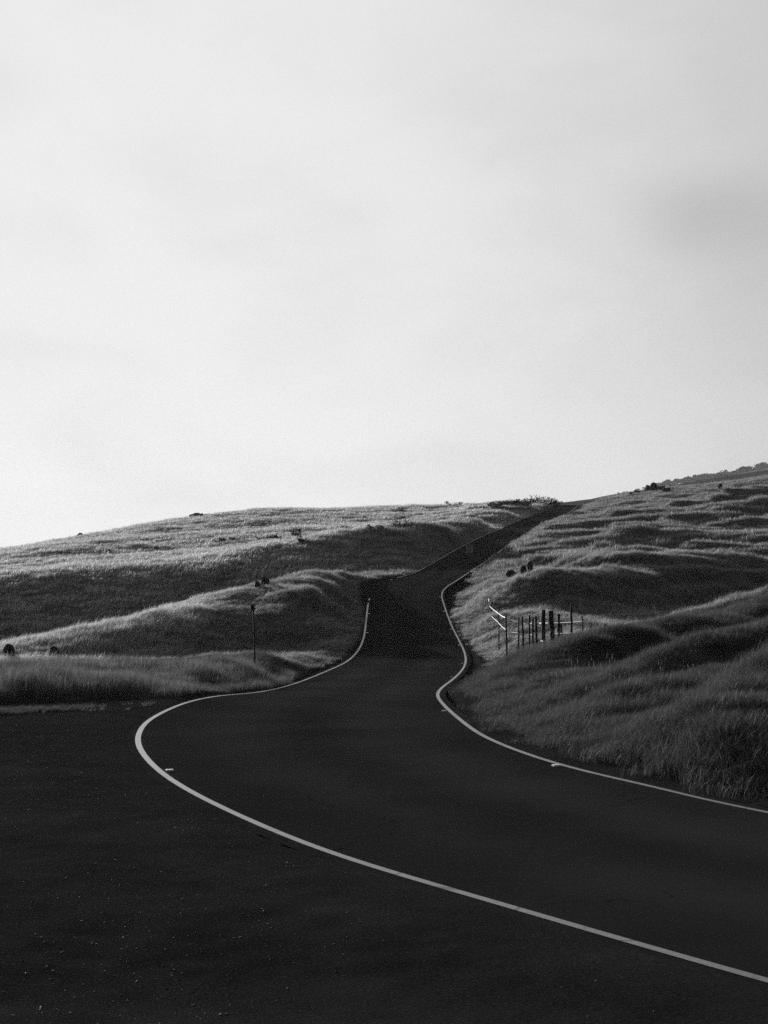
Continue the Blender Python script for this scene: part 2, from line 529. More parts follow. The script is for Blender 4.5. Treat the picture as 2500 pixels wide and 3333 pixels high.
# pale slope beyond the crest and the wooded ridge
for px, py, d in ((1700, 1655, 430), (1900, 1634, 440), (2000, 1617, 450), (2120, 1592, 465), (2300, 1560, 480), (2500, 1531, 500),
                  (1900, 1625, 2000), (2000, 1608, 2000), (2080, 1594, 2000), (2151, 1584, 2000), (2217, 1574, 2000), (2300, 1566, 2000), (2404, 1548, 2000), (2500, 1534, 2000),
                  (1900, 1690, 2400), (2151, 1665, 2400), (2300, 1655, 2400), (2500, 1625, 2400)):
    CP.append(at(px, py, d))
cz(1700, (600, 30), (1000, 38), (2000, 60)); cz(3400, (800, 70), (2000, 210)); cz(2100, (600, 33), (1100, 50)); cz(2400, (620, 40), (1100, 65))
for px in (-900, 200, 900): cz(px, (500, -5), (800, -15), (1600, -30), (3000, -60))
for px in (1700, 2300, 3400): cz(px, (3000, -20))
for px in (-900, 300, 600, 900, 1250, 1700, 2100, 2500, 3400): cz(px, (8.1, -2.54))
for k in range(2, len(ROWS) - 1):
    CP.append(ROWS[k][0]); CP.append(ROWS[k][1])
CP = np.array(CP)


def uv(x, y):
    th = np.arctan2(x, y)
    return np.clip(th, -0.45, 0.45), np.log(np.clip(np.hypot(x, y), 8.0, 3200.0))


_u, _v = uv(CP[:, 0], CP[:, 1])


def _k(r2):
    return 0.5 * r2 * np.log(r2 + 1e-12)


_A = _k((_u[:, None] - _u) ** 2 + (_v[:, None] - _v) ** 2)
n_ = len(CP)
_S = np.zeros((n_ + 3, n_ + 3))
_S[:n_, :n_] = _A - np.eye(n_) * 2e-5
_S[:n_, n_] = 1; _S[:n_, n_ + 1] = _u; _S[:n_, n_ + 2] = _v
_S[n_:, :n_] = _S[:n_, n_:].T
_w = np.linalg.solve(_S, np.concatenate([CP[:, 2], [0, 0, 0]]))


def tps(x, y):
    out = np.empty(len(x))
    for k in range(0, len(x), 20000):
        u, v = uv(x[k:k + 20000], y[k:k + 20000])
        r2 = ((u[:, None] - _u) ** 2 + (v[:, None] - _v) ** 2)
        out[k:k + 20000] = (0.5 * r2 * np.log(r2 + 1e-12)) @ _w[:n_] + _w[n_] + _w[n_ + 1] * u + _w[n_ + 2] * v
    return out


MOUNDS = []   # long low hummocks: ends, height, half-width


def mound(a, b, h, w):
    MOUNDS.append((np.array(a), np.array(b), h, w))


gx = lambda px, d: ((px - CX) / FPX * d, d)
mound(gx(1900, 29.5), gx(2560, 34.5), 0.5, 0.9)
mound(gx(2060, 26.0), gx(2330, 28.5), 0.32, 0.6)
mound(gx(2230, 20.8), gx(2600, 25.8), 0.6, 0.8)
mound(gx(2330, 19.4), gx(2540, 21.0), 0.28, 0.5)
mound(gx(1700, 33.0), gx(1960, 36.0), 0.28, 0.8)
mound(gx(2250, 38.0), gx(2600, 42.5), 0.22, 1.0)
mound(gx(1830, 43.0), gx(2080, 46.0), 0.15, 1.1)
mound(gx(2010, 47.0), gx(2110, 46.0), 0.18, 0.9)
mound(gx(1600, 66.0), gx(1640, 66.5), 0.5, 0.7)
# terraces trodden along the upper right hill
mound(gx(2130, 178), gx(2560, 205), 1.7, 3.0)
mound(gx(1830, 158), gx(2010, 160), 0.8, 1.6)
mound(gx(1850, 168), gx(2030, 171), 1.1, 1.9)
mound(gx(2000, 185), gx(2200, 192), 0.9, 2.2)
mound(gx(1750, 127), gx(1960, 124), 0.55, 1.6)
mound(gx(1800, 118), gx(2120, 108), 0.5, 1.3)
mound(gx(2150, 118), gx(2560, 112), 0.6, 1.5)
mound(gx(2100, 138), gx(2560, 142), 0.7, 1.9)
mound(gx(2280, 160), gx(2600, 165), 0.8, 2.2)
# folds of the left hills; some low ridges added to cast shade
mound(gx(820, 131), gx(1200, 138), 0.3, 2.4)
mound(gx(1200, 139), gx(1400, 146), 0.4, 2.4)
mound(gx(900, 182), gx(1180, 176), 0.35, 2.0)
mound(gx(1080, 190), gx(1330, 186), 0.45, 2.2)
mound(gx(1300, 212), gx(1680, 214), 0.3, 2.4)
mound(gx(860, 70.5), gx(1010, 80), 0.45, 1.2)
mound(gx(700, 46.5), gx(1000, 58), 0.25, 1.2)
mound(gx(960, 60), gx(1130, 69), 0.3, 1.2)


def land(x, y, full=False):
    z = tps(x, y)
    r = np.hypot(x, y)
    th = np.abs(np.arctan2(x, y))
    back = sstep(0.6, 1.6, th) * sstep(8, 60, r)
    for a, b, h, w in MOUNDS:
        ab = b - a
        t = ((x - a[0]) * ab[0] + (y - a[1]) * ab[1]) / (ab @ ab)
        tc_ = np.clip(t, 0, 1)
        wob = 0.9 * w * fbm(x / (5 * w), y / (5 * w), 71, 2)
        dd = np.hypot(x - a[0] - tc_ * ab[0], y - a[1] - tc_ * ab[1]) + wob
        f = np.exp(-(dd / w) ** 2)
        z = z + h * f * (0.75 + 0.6 * vnoise(x / (3 * w), y / (3 * w), 5))
    s, side, zr = road_coords(x, y)
    free = sstep(0.3, 3.0, s)
    grav = gravel(x, y, s, side)
    rough = free * (1 - 0.9 * grav)
    far = sstep(60, 130, r)
    right = sstep(-5, 15, x - 0.03 * y)
    n = (0.10 * (1 + 0.2 * sstep(0, 5, x)) * fbm(x / 1.4, y / 1.4, 3, 3) + 0.22 * fbm(x / 5.0, y / 3.5, 9, 3) * (1 - 0.3 * far)) * (0.4 + 0.5 * sstep(-2, 4, x)) + 0.07 * fbm(x / 0.55, y / 0.55, 13, 2) * (1 - sstep(60, 90, r))
    n = n + far * (1 - 0.7 * sstep(200, 240, r)) * right * (1.4 * fbm(x / 17.0, (y - 0.1 * x) / 6.5, 21, 3) + 0.45 * fbm(x / 4.5, y / 2.6, 24, 2)) + far * (1 - 0.7 * sstep(190, 220, r)) * (1 - right) * 0.55 * fbm(x / 34.0, y / 18.0, 31, 4)
    fade = 1 - sstep(300, 380, r) * 0.6
    z = z + 0.7 * (side < 0) * sstep(0.7, 4.0, s) * np.exp(-np.maximum(s - 4, 0) / 12.0) * sstep(108, 125, y) * (1 - sstep(150, 195, y))
    z = z + n * rough * fade
    # paths trodden along the contours: steep little risers, flat treads
    tm = free * (right * sstep(78, 95, r) * 0.95 + (1 - right) * sstep(150, 165, r) * 0.0) * (1 - 0.8 * sstep(215, 245, r)) * (1 - sstep(290, 330, r))
    ph = 1.3 * fbm(x / 16.0, y / 12.0, 83, 3)
    q = z / 1.15 + ph
    fq = q - np.floor(q)
    on = sstep(-0.25, 0.25, fbm(x / 12.0, y / 7.0, 87, 2) + 0.08)
    z = z + 1.15 * (sstep(0.5, 1.0, fq) - fq) * tm * (0.15 + 0.85 * on)
    z = z * (1 - back) + (-2.6) * back
    w = 1 - sstep(0.3, 1.9, s)
    z = z * (1 - w) + (zr + 0.004 - 0.075 * (1 - sstep(0.05, 0.16, s + 0.03 * fbm(x / 0.5, y / 0.5, 47, 2)))) * w
    z = z + 0.012 * grav * fbm(x / 0.4, y / 0.4, 44, 2) * sstep(0.3, 0.8, s)
    if full:
        return z, s, side, grav
    return z


def gravel(x, y, s, side):
    """1 on the cinder pull-out to the left of the near road and on the bare shoulders"""
    edge = 31.3 + 0.35 * np.maximum(x + 9, 0) + 1.1 * fbm(x / 2.2, y / 2.2, 55, 3)
    pull = (side < 0) * (1 - sstep(-0.4, 0.6, y - edge)) * (x < 9)
    pull = np.where(np.hypot(x, y) < 4, 1.0, pull)
    lim = np.where(side > 0, 0.75, 0.35) * np.clip(1.25 - y / 110, 0.35, 1) + 0.35 * fbm(x / 1.1, y / 1.1, 57, 2)
    sh = 1 - sstep(lim - 0.15, lim + 0.2, s)
    sh = np.where((y < 150), sh, sh * 0.5)
    return np.clip(np.maximum(pull, sh), 0, 1)


# ------------------------------------------------------------------ ground
th = np.concatenate([np.linspace(-math.pi, -0.36, 40)[:-1], np.linspace(-0.36, -0.275, 16)[:-1], np.linspace(-0.275, 0.275, 520),
                     np.linspace(0.275, 0.36, 16)[1:], np.linspace(0.36, math.pi, 40)[1:-1]])
rr = np.concatenate([np.geomspace(0.6, 6, 24)[:-1], np.geomspace(6, 12, 110)[:-1], np.geomspace(12, 300, 560)[:-1], np.geomspace(300, 900, 60)[:-1], np.geomspace(900, 3500, 24)])
TH, RRg = np.meshgrid(th, rr)
gxv, gyv = (RRg * np.sin(TH)).ravel(), (RRg * np.cos(TH)).ravel()
gz, gs, gside, ggrav = land(gxv, gyv, True)
nT, nR = len(th), len(rr)
idx = np.arange(nT * nR).reshape(nR, nT)
nxt = np.roll(idx, -1, axis=1)
quads = np.stack([idx[:-1], nxt[:-1], nxt[1:], idx[1:]], -1).reshape(-1, 4)[:, ::-1]
me = bpy.data.meshes.new('ground')
me.vertices.add(nT * nR + 1)
co = np.concatenate([np.stack([gxv, gyv, gz], -1), [[0, 0, -2.52]]])
me.vertices.foreach_set('co', co.ravel())
tris = np.stack([nxt[0], idx[0], np.full(nT, nT * nR)], -1)
nl = len(quads) * 4 + len(tris) * 3
me.loops.add(nl)
me.loops.foreach_set('vertex_index', np.concatenate([quads.ravel(), tris.ravel()]))
me.polygons.add(len(quads) + len(tris))
me.polygons.foreach_set('loop_start', np.concatenate([np.arange(len(quads)) * 4, len(quads) * 4 + np.arange(len(tris)) * 3]))
me.update(calc_edges=True)
me.validate()
me.polygons.foreach_set('use_smooth', np.ones(len(me.polygons), bool))
ga = me.attributes.new('gravel', 'FLOAT', 'POINT')
ga.data.foreach_set('value', np.concatenate([ggrav, [1.0]]).astype(np.float32))
me.materials.append(ground_mat())
ground = bpy.data.objects.new('ground', me)
COL.objects.link(ground)
tag(ground, 'rolling grassy hills around a dark cinder pull-out', kind='structure')


def zland(x, y):
    return float(land(np.array([float(x)]), np.array([float(y)]))[0])


def ray_land(px, py, d0, d1):
    """where the sight line through a point of the photograph meets the land between two distances"""
    d = np.linspace(d0, d1, 400)
    x = (px - CX) / FPX * d
    z = land(x, d)
    los = (HY - py) / FPX * d
    hit = np.where(z >= los)[0]
    k = hit[0] if len(hit) else int(np.argmin(np.abs(z - los)))
    return np.array([x[k], d[k], z[k]])


# ------------------------------------------------------------------ road and its painted lines
def strip(name, t0, t1, dz, m, parent=None, cols=2):
    """ruled sheet between offsets (metres beyond the left / right line, along the row)"""
    e = (RR - RL)
    u = e / np.linalg.norm(e, axis=1)[:, None]
    A, B = t0(u), t1(u)
    vs, fs = [], []
    for k in range(cols):
        f = k / (cols - 1)
        vs.append(A + (B - A) * f + np.array([0, 0, dz]))
    v = np.stack(vs, 1).reshape(-1, 3)
    n = len(RL)
    for i in range(n - 1):
        for k in range(cols - 1):
            a = i * cols + k
            fs.append((a, a + 1, a + cols + 1, a + cols))
    return mesh_obj(name, v, fs, m, parent, True)


roado = strip('road', lambda u: RL - u * 0.22, lambda u: RR + u * 0.22, 0.0, asphalt_mat(), cols=25)
roado.data.attributes.new('across', 'FLOAT', 'POINT').data.foreach_set('value', np.tile(np.linspace(0, 1, 25), len(RL)).astype(np.float32))
tag(roado, 'dark asphalt road winding uphill between white edge lines', kind='structure')
M_PAINT = paint_mat()
tag(strip('edge_line', lambda u: RL - u * 0.045, lambda u: RL + u * 0.045, 0.004, M_PAINT, roado), 'white painted line along the outer left edge')
tag(strip('edge_line', lambda u: RR - u * 0.045, lambda u: RR + u * 0.045, 0.004, M_PAINT, roado), 'white painted line along the grassy right edge')


# ------------------------------------------------------------------ tufts scattered as stuff
def blade_tuft(name, n, rad, h, w, lean, spread, m, stalks=0, seed=0, segs=2):
    r = random.Random(seed)
    vs, fs, tone = [], [], []
    for i in range(n + stalks):
        stalk = i >= n
        a, q = r.uniform(0, 6.283), rad * math.sqrt(r.random())
        x, y = q * math.cos(a), q * math.sin(a)
        hh = h * r.uniform(0.42, 1.3) * (1.55 if stalk else 1)
        ww = w * r.uniform(0.7, 1.3) * (0.55 if stalk else 1)
        fa = r.uniform(0, 3.1416)
        lx = lean * hh * r.uniform(0.5, 1.5) + r.gauss(0, spread) * hh
        ly = r.gauss(0, spread) * hh - 0.1 * lean * hh
        if stalk: lx *= 0.6; ly *= 0.6
        cx, cy = math.cos(fa) * ww / 2, math.sin(fa) * ww / 2
        b = len(vs)
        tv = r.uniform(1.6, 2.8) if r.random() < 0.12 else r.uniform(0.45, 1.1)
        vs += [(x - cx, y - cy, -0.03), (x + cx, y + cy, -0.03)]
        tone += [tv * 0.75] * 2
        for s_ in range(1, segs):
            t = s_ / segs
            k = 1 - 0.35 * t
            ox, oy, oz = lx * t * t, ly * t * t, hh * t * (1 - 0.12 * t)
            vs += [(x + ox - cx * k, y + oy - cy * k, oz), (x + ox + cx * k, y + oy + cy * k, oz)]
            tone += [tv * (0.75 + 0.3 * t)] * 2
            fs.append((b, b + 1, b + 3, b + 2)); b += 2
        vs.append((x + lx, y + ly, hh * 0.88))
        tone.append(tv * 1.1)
        fs.append((b, b + 1, b + 2))
        if stalk:   # seed head
            b = len(vs)
            ex, ey, ez = x + lx, y + ly, hh * 0.88
            vs += [(ex - 0.002, ey, ez - 0.08), (ex + 0.003, ey + 0.002, ez - 0.04), (ex + lx * 0.12, ey, ez + 0.04), (ex - 0.003, ey - 0.002, ez - 0.02)]
            tone += [1.25] * 4
            fs.append((b, b + 1, b + 2, b + 3))
    me = bpy.data.meshes.new(name)
    me.from_pydata(vs, [], fs)
    a = me.attributes.new('tone', 'FLOAT', 'POINT')
    a.data.foreach_set('value', tone)
    me.materials.append(m)
    return bpy.data.objects.new(name, me)


def pebble(name, seed, m):
    r = random.Random(seed)
    bm = bmesh.new()
    bmesh.ops.create_icosphere(bm, subdivisions=1, radius=1.0)
    for v in bm.verts:
        v.co *= r.uniform(0.75, 1.2)
        v.co.z *= 0.6
    me = bpy.data.meshes.new(name)
    bm.to_mesh(me); bm.free()
    me.materials.append(m)
    return bpy.data.objects.new(name, me)


def scatter(name, protos, pos, scl, rot, label, mtl=None):
    """one stuff object: points carrying instances of the prototype tufts"""
    c = bpy.data.collections.new(name + '_kinds')
    for p in protos: c.objects.link(p)
    n = len(pos)
    me = bpy.data.meshes.new(name)
    me.vertices.add(n)
    me.vertices.foreach_set('co', pos.astype(np.float32).ravel())
    for nm, ty, arr in (('scl', 'FLOAT_VECTOR', scl), ('rot', 'FLOAT_VECTOR', rot)):
        at_ = me.attributes.new(nm, ty, 'POINT')
        at_.data.foreach_set('vector', arr.astype(np.float32).ravel())
    at_ = me.attributes.new('pick', 'INT', 'POINT')
    at_.data.foreach_set('value', RNG.integers(0, len(protos), n).astype(np.int32))
    o = bpy.data.objects.new(name, me)
    COL.objects.link(o)
    ng = bpy.data.node_groups.new(name + '_scatter', 'GeometryNodeTree')
    ng.interface.new_socket('Geometry', in_out='INPUT', socket_type='NodeSocketGeometry')
    ng.interface.new_socket('Geometry', in_out='OUTPUT', socket_type='NodeSocketGeometry')
    gi, go = ng.nodes.new('NodeGroupInput'), ng.nodes.new('NodeGroupOutput')
    ci = ng.nodes.new('GeometryNodeCollectionInfo')
    ci.inputs['Collection'].default_value = c
    ci.inputs['Separate Children'].default_value = True
    ci.inputs['Reset Children'].default_value = True
    ip = ng.nodes.new('GeometryNodeInstanceOnPoints')
    ip.inputs['Pick Instance'].default_value = True
    def na(nm, ty):
        q = ng.nodes.new('GeometryNodeInputNamedAttribute')
        q.data_type = ty
        q.inputs['Name'].default_value = nm
        return [s for s in q.outputs if s.enabled and s.name == 'Attribute'][0]
    L = ng.links.new
    L(gi.outputs[0], ip.inputs['Points'])
    L(ci.outputs[0], ip.inputs['Instance'])
    L(na('pick', 'INT'), ip.inputs['Instance Index'])
    L(na('scl', 'FLOAT_VECTOR'), ip.inputs['Scale'])
    L(na('rot', 'FLOAT_VECTOR'), ip.inputs['Rotation'])
    L(ip.outputs[0], go.inputs[0])
    md = o.modifiers.new('scatter', 'NODES')
    md.node_group = ng
    tag(o, label, kind='stuff')
    return o


def sample_polar(n, r0, r1, a0, a1, power):
    """random spots, area density falling as r^-power"""
    u = RNG.random(n)
    e = 2 - power
    r = (r0 ** e + u * (r1 ** e - r0 ** e)) ** (1 / e) if abs(e) > 1e-6 else r0 * (r1 / r0) ** u
    a = RNG.uniform(a0, a1, n)
    return r * np.sin(a), r * np.cos(a)


def grass_field(name, protos, n, r0, r1, power, hmul, label, a=0.42, keep=None, yaw=True):
    x, y = sample_polar(n, r0, r1, -a, a, power)
    z, s, side, g = land(x, y, True)
    pat = fbm(x / 2.6, y / 2.6, 91, 3)
    pat2 = fbm(x / 9.0, y / 5.0, 95, 2)
    ok = (s > 0.25) & (RNG.random(n) > np.where(side > 0, g * 0.975, g * 1.15)) & (RNG.random(n) < np.clip(0.80 + 0.9 * pat, 0.15, 1))
    if keep is not None: ok &= keep(x, y, s, side)
    x, y, z, pat, pat2, s = x[ok], y[ok], z[ok], pat[ok], pat2[ok], s[ok]
    m = len(x)
    h = (1 + 0.75 * fbm(x / 0.8, y / 0.8, 97, 2)) * hmul * np.clip(0.95 + 1.1 * pat + 0.6 * pat2, 0.35, 1.45) * RNG.uniform(0.88, 1.12, m) * (0.55 + 0.45 * sstep(0.3, 2.2, s))
    wd = RNG.uniform(0.85, 1.2, m)
    rot = np.zeros((m, 3))
    rot[:, 2] = RNG.normal(0, 0.55, m)
    rot[:, 0] = RNG.normal(0, 0.1, m); rot[:, 1] = RNG.normal(0, 0.1, m)
    return scatter(name, protos, np.stack([x, y, z - 0.01], -1), np.stack([wd, wd, h], -1), rot, label)


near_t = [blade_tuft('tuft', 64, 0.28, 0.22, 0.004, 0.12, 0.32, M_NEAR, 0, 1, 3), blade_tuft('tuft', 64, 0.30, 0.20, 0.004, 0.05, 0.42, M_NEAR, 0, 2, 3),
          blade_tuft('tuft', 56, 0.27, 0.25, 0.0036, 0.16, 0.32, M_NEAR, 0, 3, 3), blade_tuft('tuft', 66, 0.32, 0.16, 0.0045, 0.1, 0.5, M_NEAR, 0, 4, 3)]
near_fringe = [blade_tuft('tuft', 54, 0.28, 0.30, 0.0055, 0.45, 0.28, M_FRINGE, 0, 14, 3), blade_tuft('tuft', 54, 0.30, 0.26, 0.0055, 0.4, 0.35, M_FRINGE, 0, 15, 3),
               blade_tuft('tuft', 50, 0.26, 0.22, 0.0055, 0.5, 0.4, M_FRINGE, 0, 16, 3)]
stalk_t = [blade_tuft('tuft', 4, 0.1, 0.3, 0.005, 0.3, 0.3, M_FRINGE, 3, 6, 3), blade_tuft('tuft', 3, 0.12, 0.34, 0.005, 0.3, 0.3, M_FRINGE, 2, 7, 3)]


def hill_tufts(m, k):
    return [blade_tuft('tuft', 40, 0.30, 0.26, 0.010, 0.45, 0.25, m, 0, 11 + k), blade_tuft('tuft', 40, 0.32, 0.22, 0.010, 0.35, 0.3, m, 0, 12 + k),
            blade_tuft('tuft', 36, 0.28, 0.30, 0.009, 0.5, 0.22, m, 0, 13 + k)]


def far_tufts(m, k):
    return [blade_tuft('tuft', 50, 0.75, 0.30, 0.028, 0.4, 0.24, m, 0, 21 + k), blade_tuft('tuft', 50, 0.8, 0.27, 0.028, 0.3, 0.3, m, 0, 22 + k),
            blade_tuft('tuft', 46, 0.7, 0.33, 0.025, 0.45, 0.22, m, 0, 23 + k)]


roadside = lambda x, y, s, side: (side < 0) & (s < 7 + 3 * fbm(x / 4.0, y / 6.0, 103, 2)) & (y > 52) & (y < 165)  # left road bank: gets the darkened grass, painting in its shade
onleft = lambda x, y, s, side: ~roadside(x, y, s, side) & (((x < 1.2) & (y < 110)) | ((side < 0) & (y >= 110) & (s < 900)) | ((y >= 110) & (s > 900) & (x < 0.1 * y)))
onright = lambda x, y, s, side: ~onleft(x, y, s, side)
grass_field('bank_grass', near_t, 95000, 13, 59, 1.0, 1.0, 'fine grass on the bank right of the near road, coloured dark for shade', keep=onright)
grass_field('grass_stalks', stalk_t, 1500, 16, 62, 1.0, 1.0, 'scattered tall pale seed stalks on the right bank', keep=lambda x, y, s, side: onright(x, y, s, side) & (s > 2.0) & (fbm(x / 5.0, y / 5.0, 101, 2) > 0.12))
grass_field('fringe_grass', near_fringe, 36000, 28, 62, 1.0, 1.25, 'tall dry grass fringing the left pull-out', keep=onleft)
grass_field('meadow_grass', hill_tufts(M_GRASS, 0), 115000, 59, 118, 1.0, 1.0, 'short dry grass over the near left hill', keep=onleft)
grass_field('hollow_grass', hill_tufts(M_GRASS_SLOPE, 50), 120000, 57, 112, 1.0, 1.0, 'grass around the fence and on the steep right bank, coloured darker for shade', keep=onright)
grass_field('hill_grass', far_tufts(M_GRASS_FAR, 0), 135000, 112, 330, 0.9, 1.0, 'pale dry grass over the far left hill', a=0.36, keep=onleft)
grass_field('slope_grass', far_tufts(M_GRASS_SLOPE, 50), 135000, 104, 330, 0.9, 1.0, 'grass over the terraced right hill, coloured darker for its dimmer light', a=0.36, keep=onright)

# low straggling grass along the rim of the pull-out
m = 5000
x = RNG.uniform(-11, -2.2, m); y = 29.2 + 0.9 * fbm(x / 1.6, x * 0 + 3.1, 61, 3) + RNG.normal(0, 0.28, m) + 0.25 * np.maximum(x + 7, 0)
z, s, side, g = land(x, y, True)
ok = (s > 0.5) & (RNG.random(m) < np.clip(0.22 + 1.9 * fbm(x / 1.3, y / 0.5, 63, 2), 0, 1))
x, y, z = x[ok], y[ok], z[ok]
m = len(x)
rot = np.zeros((m, 3)); rot[:, 2] = RNG.uniform(0, 6.28, m)
sc_ = RNG.uniform(0.25, 0.5, m)
scatter('verge_grass', [blade_tuft('tuft', 10, 0.09, 0.26, 0.007, 0.3, 0.6, M_FRINGE, 0, 31)], np.stack([x, y, z], -1), np.stack([sc_ * 1.6, sc_ * 1.6, sc_], -1), rot,
        'thin strip of low dry grass at the rim of the cinder pull-out')

# cinder stones and straw on the pull-out
n = 32000
x, y = sample_polar(n, 6, 36, -0.33, 0.2, 1.2)
z, s, side, g = land(x, y, True)
pat = fbm(x / 1.5, y / 2.0, 81, 3)
ok = (side < 0) & (s > 0.3) & (g > 0.5) & (RNG.random(n) < np.clip(0.35 + 1.3 * pat + 0.12 * (-x), 0.04, 1))
x, y, z = x[ok], y[ok], z[ok]
m = len(x)
size = 0.002 + 0.0055 * RNG.random(m) ** 4
rot = RNG.uniform(0, 6.28, (m, 3)) * np.array([0.1, 0.1, 1])
scatter('gravel', [pebble('stone', k, M_STONE) for k in range(4)], np.stack([x, y, z + size * 0.3], -1), np.stack([size * RNG.uniform(0.8, 1.8, m), size, size * 0.7], -1), rot,
        'loose cinder stones strewn over the dark pull-out')

# ------------------------------------------------------------------ rocks
def rock(px, py, d, size, label, seed, jag=0.35, group=None, sink=0.25):
    """size = (width, depth, height) in metres; stands on the land at that spot"""
    x, y, z = ray_land(px, py, d * 0.8, d * 1.2)
    r = random.Random(seed)
    bm = bmesh.new()
    bmesh.ops.create_icosphere(bm, subdivisions=3, radius=0.5)
    dirs = [Vector((r.gauss(0, 1), r.gauss(0, 1), r.gauss(0, 1))).normalized() for _ in range(14)]
    cut = [r.uniform(0.26, 0.46) for _ in dirs]
    for v in bm.verts:
        for dv, c in zip(dirs, cut):
            q = v.co.dot(dv)
            if q > c: v.co -= dv * (q - c) * 0.85
        v.co += v.normal * r.uniform(-1, 1) * 0.03 * jag
        v.co = Vector((v.co.x * size[0] * 1.15, v.co.y * size[1] * 1.15, v.co.z * size[2] * 1.3))
    lo = min(v.co.z for v in bm.verts); hi = max(v.co.z for v in bm.verts)
    for v in bm.verts: v.co.z = (v.co.z - lo) / (hi - lo) * size[2] * (1 + sink) - size[2] * sink
    me = bpy.data.meshes.new('rock')
    bm.to_mesh(me); bm.free()
    me.materials.append(M_ROCK)
    o = bpy.data.objects.new('rock', me)
    COL.objects.link(o)
    o.location = (x, y, z)
    o.rotation_euler = (0, 0, r.uniform(0, 6.28) if jag < 0.9 else 0)
    return tag(o, label, 'rock', group)


# ------------------------------------------------------------------ shrubs
def shrub(px, py, d, w, h, label, seed, leaves=260, up=0.5, group=None, lw=0.16):
    x, y, z = ray_land(px, py, 122, 246)
    root = empty('shrub', (x, y, z - 0.05))
    tag(root, label, 'shrub', group)
    r = random.Random(seed)
    sv, sf = [], []
    tips = []
    for i in range(9):
        a = r.uniform(0, 6.283)
        q = w * 0.5 * math.sqrt(r.random())
        tip = Vector((q * math.cos(a), q * math.sin(a) * 0.7, h * r.uniform(0.55, 1.0) * (1 - 0.45 * (q / (w * 0.5)) ** 2)))
        base = Vector((tip.x * 0.25, tip.y * 0.25, 0))
        b = len(sv)
        for p_, rad in ((base, 0.025), (tip, 0.008)):
            for k in range(4):
                sv.append((p_.x + rad * math.cos(k * 1.571), p_.y + rad * math.sin(k * 1.571), p_.z))
        for k in range(4): sf.append((b + k, b + (k + 1) % 4, b + 4 + (k + 1) % 4, b + 4 + k))
        tips.append((base, tip))
    mesh_obj('stems', sv, sf, M_TWIG, root)
    lv, lf, tone = [], [], []
    for i in range(leaves):
        base, tip = r.choice(tips)
        t = r.uniform(0.35, 1.08)
        c = base.lerp(tip, t) + Vector((r.gauss(0, w * 0.07), r.gauss(0, w * 0.07), r.gauss(0, h * 0.08)))
        c.z = max(c.z, 0.04)
        u = Vector((r.gauss(0, 1), r.gauss(0, 1), r.gauss(0, 1) + up)).normalized()
        v = u.cross(Vector((r.gauss(0, 1), r.gauss(0, 1), r.gauss(0, 1)))).normalized()
        s_ = lw * r.uniform(0.6, 1.4)
        b = len(lv)
        lv += [c - u * s_, c + v * s_ * 0.35, c + u * s_, c - v * s_ * 0.35]
        lf.append((b, b + 1, b + 2, b + 3))
        tone += [r.uniform(0.6, 1.3)] * 4
    o = mesh_obj('foliage', lv, lf, M_LEAF, root)
    a = o.data.attributes.new('tone', 'FLOAT', 'POINT')
    a.data.foreach_set('value', tone)
    return root


rock(28, 2149, 60, (0.5, 0.4, 0.72), 'dark pointed rock at the left end of the near grassy hill', 3)
rock(178, 2137, 62, (0.4, 0.3, 0.45), 'half buried dark round stone just right of the pointed rock', 5, group=None)
rock(104, 2165, 57, (0.42, 0.3, 0.34), 'flat dark stone in the grass below the pointed rock', 6)
rock(511, 1986, 69, (0.3, 0.25, 0.4), 'small dark stone alone on the sunlit crest of the near hill', 8)
rock(836, 1918, 74.0, (0.48, 0.4, 0.5), 'smaller angular rock of the pair on the near hill crest', 9)
rock(863, 1915, 74.5, (0.68, 0.5, 0.68), 'larger domed rock of the pair on the near hill crest', 12)
rock(1727, 1866, 82, (0.45, 0.42, 0.82), 'upright egg shaped boulder on top of the shaded right slope', 15, sink=0.1)
rock(1706, 1868, 82, (0.52, 0.42, 0.58), 'angular boulder leaning against the upright egg shaped one', 17)
rock(1665, 1884, 98.0, (1.0, 0.6, 0.62), 'wide low dark boulder above the top fence post', 19)
# outcrop on the right hill skyline
for k, (px, w_, h_, lb) in enumerate(((2106, 1.5, 1.2, 'pointed block at the left end of the skyline outcrop'),
                                      (2127, 1.7, 1.6, 'tallest block of the dark outcrop on the right skyline'),
                                      (2150, 1.9, 1.0, 'broad middle block of the dark outcrop on the right skyline'),
                                      (2172, 1.6, 0.7, 'low end block of the dark outcrop on the right skyline'))):
    rock(px, 1601, 250 - 0.5 * k, (w_, 1.2, h_), lb, 31 + k, group='rocks of the skyline outcrop')
rock(2343, 1592, 215, (0.75, 0.6, 0.9), 'single dark rock standing alone above the long dark terrace', 41)
rock(2076, 1607, 250, (1.5, 1.0, 0.55), 'small low rock left of the skyline outcrop', 43)
rock(2052, 1609, 250, (0.6, 0.5, 0.5), 'tiny dark stone on the right skyline farthest left of the outcrop', 44)
rock(625, 1678, 219, (1.2, 0.8, 0.6), 'leftmost of three low rocks on the left skyline', 46, group='low rocks on the left hill skyline')
rock(642, 1675, 220, (1.4, 0.9, 0.65), 'middle one of three low rocks on the left skyline', 47, group='low rocks on the left hill skyline')
rock(657, 1673, 220, (1.0, 0.8, 0.5), 'rightmost of three low rocks on the left skyline', 48, group='low rocks on the left hill skyline')
rock(263, 1745, 203, (1.1, 0.8, 0.7), 'lone rock on the skyline far down the left hill', 49)
rock(510, 1790, 172, (0.7, 0.5, 0.42), 'small stone alone in the middle of the pale far left slope', 50)
rock(354, 1802, 170, (0.6, 0.5, 0.5), 'small upright stone low on the pale far left slope', 51)

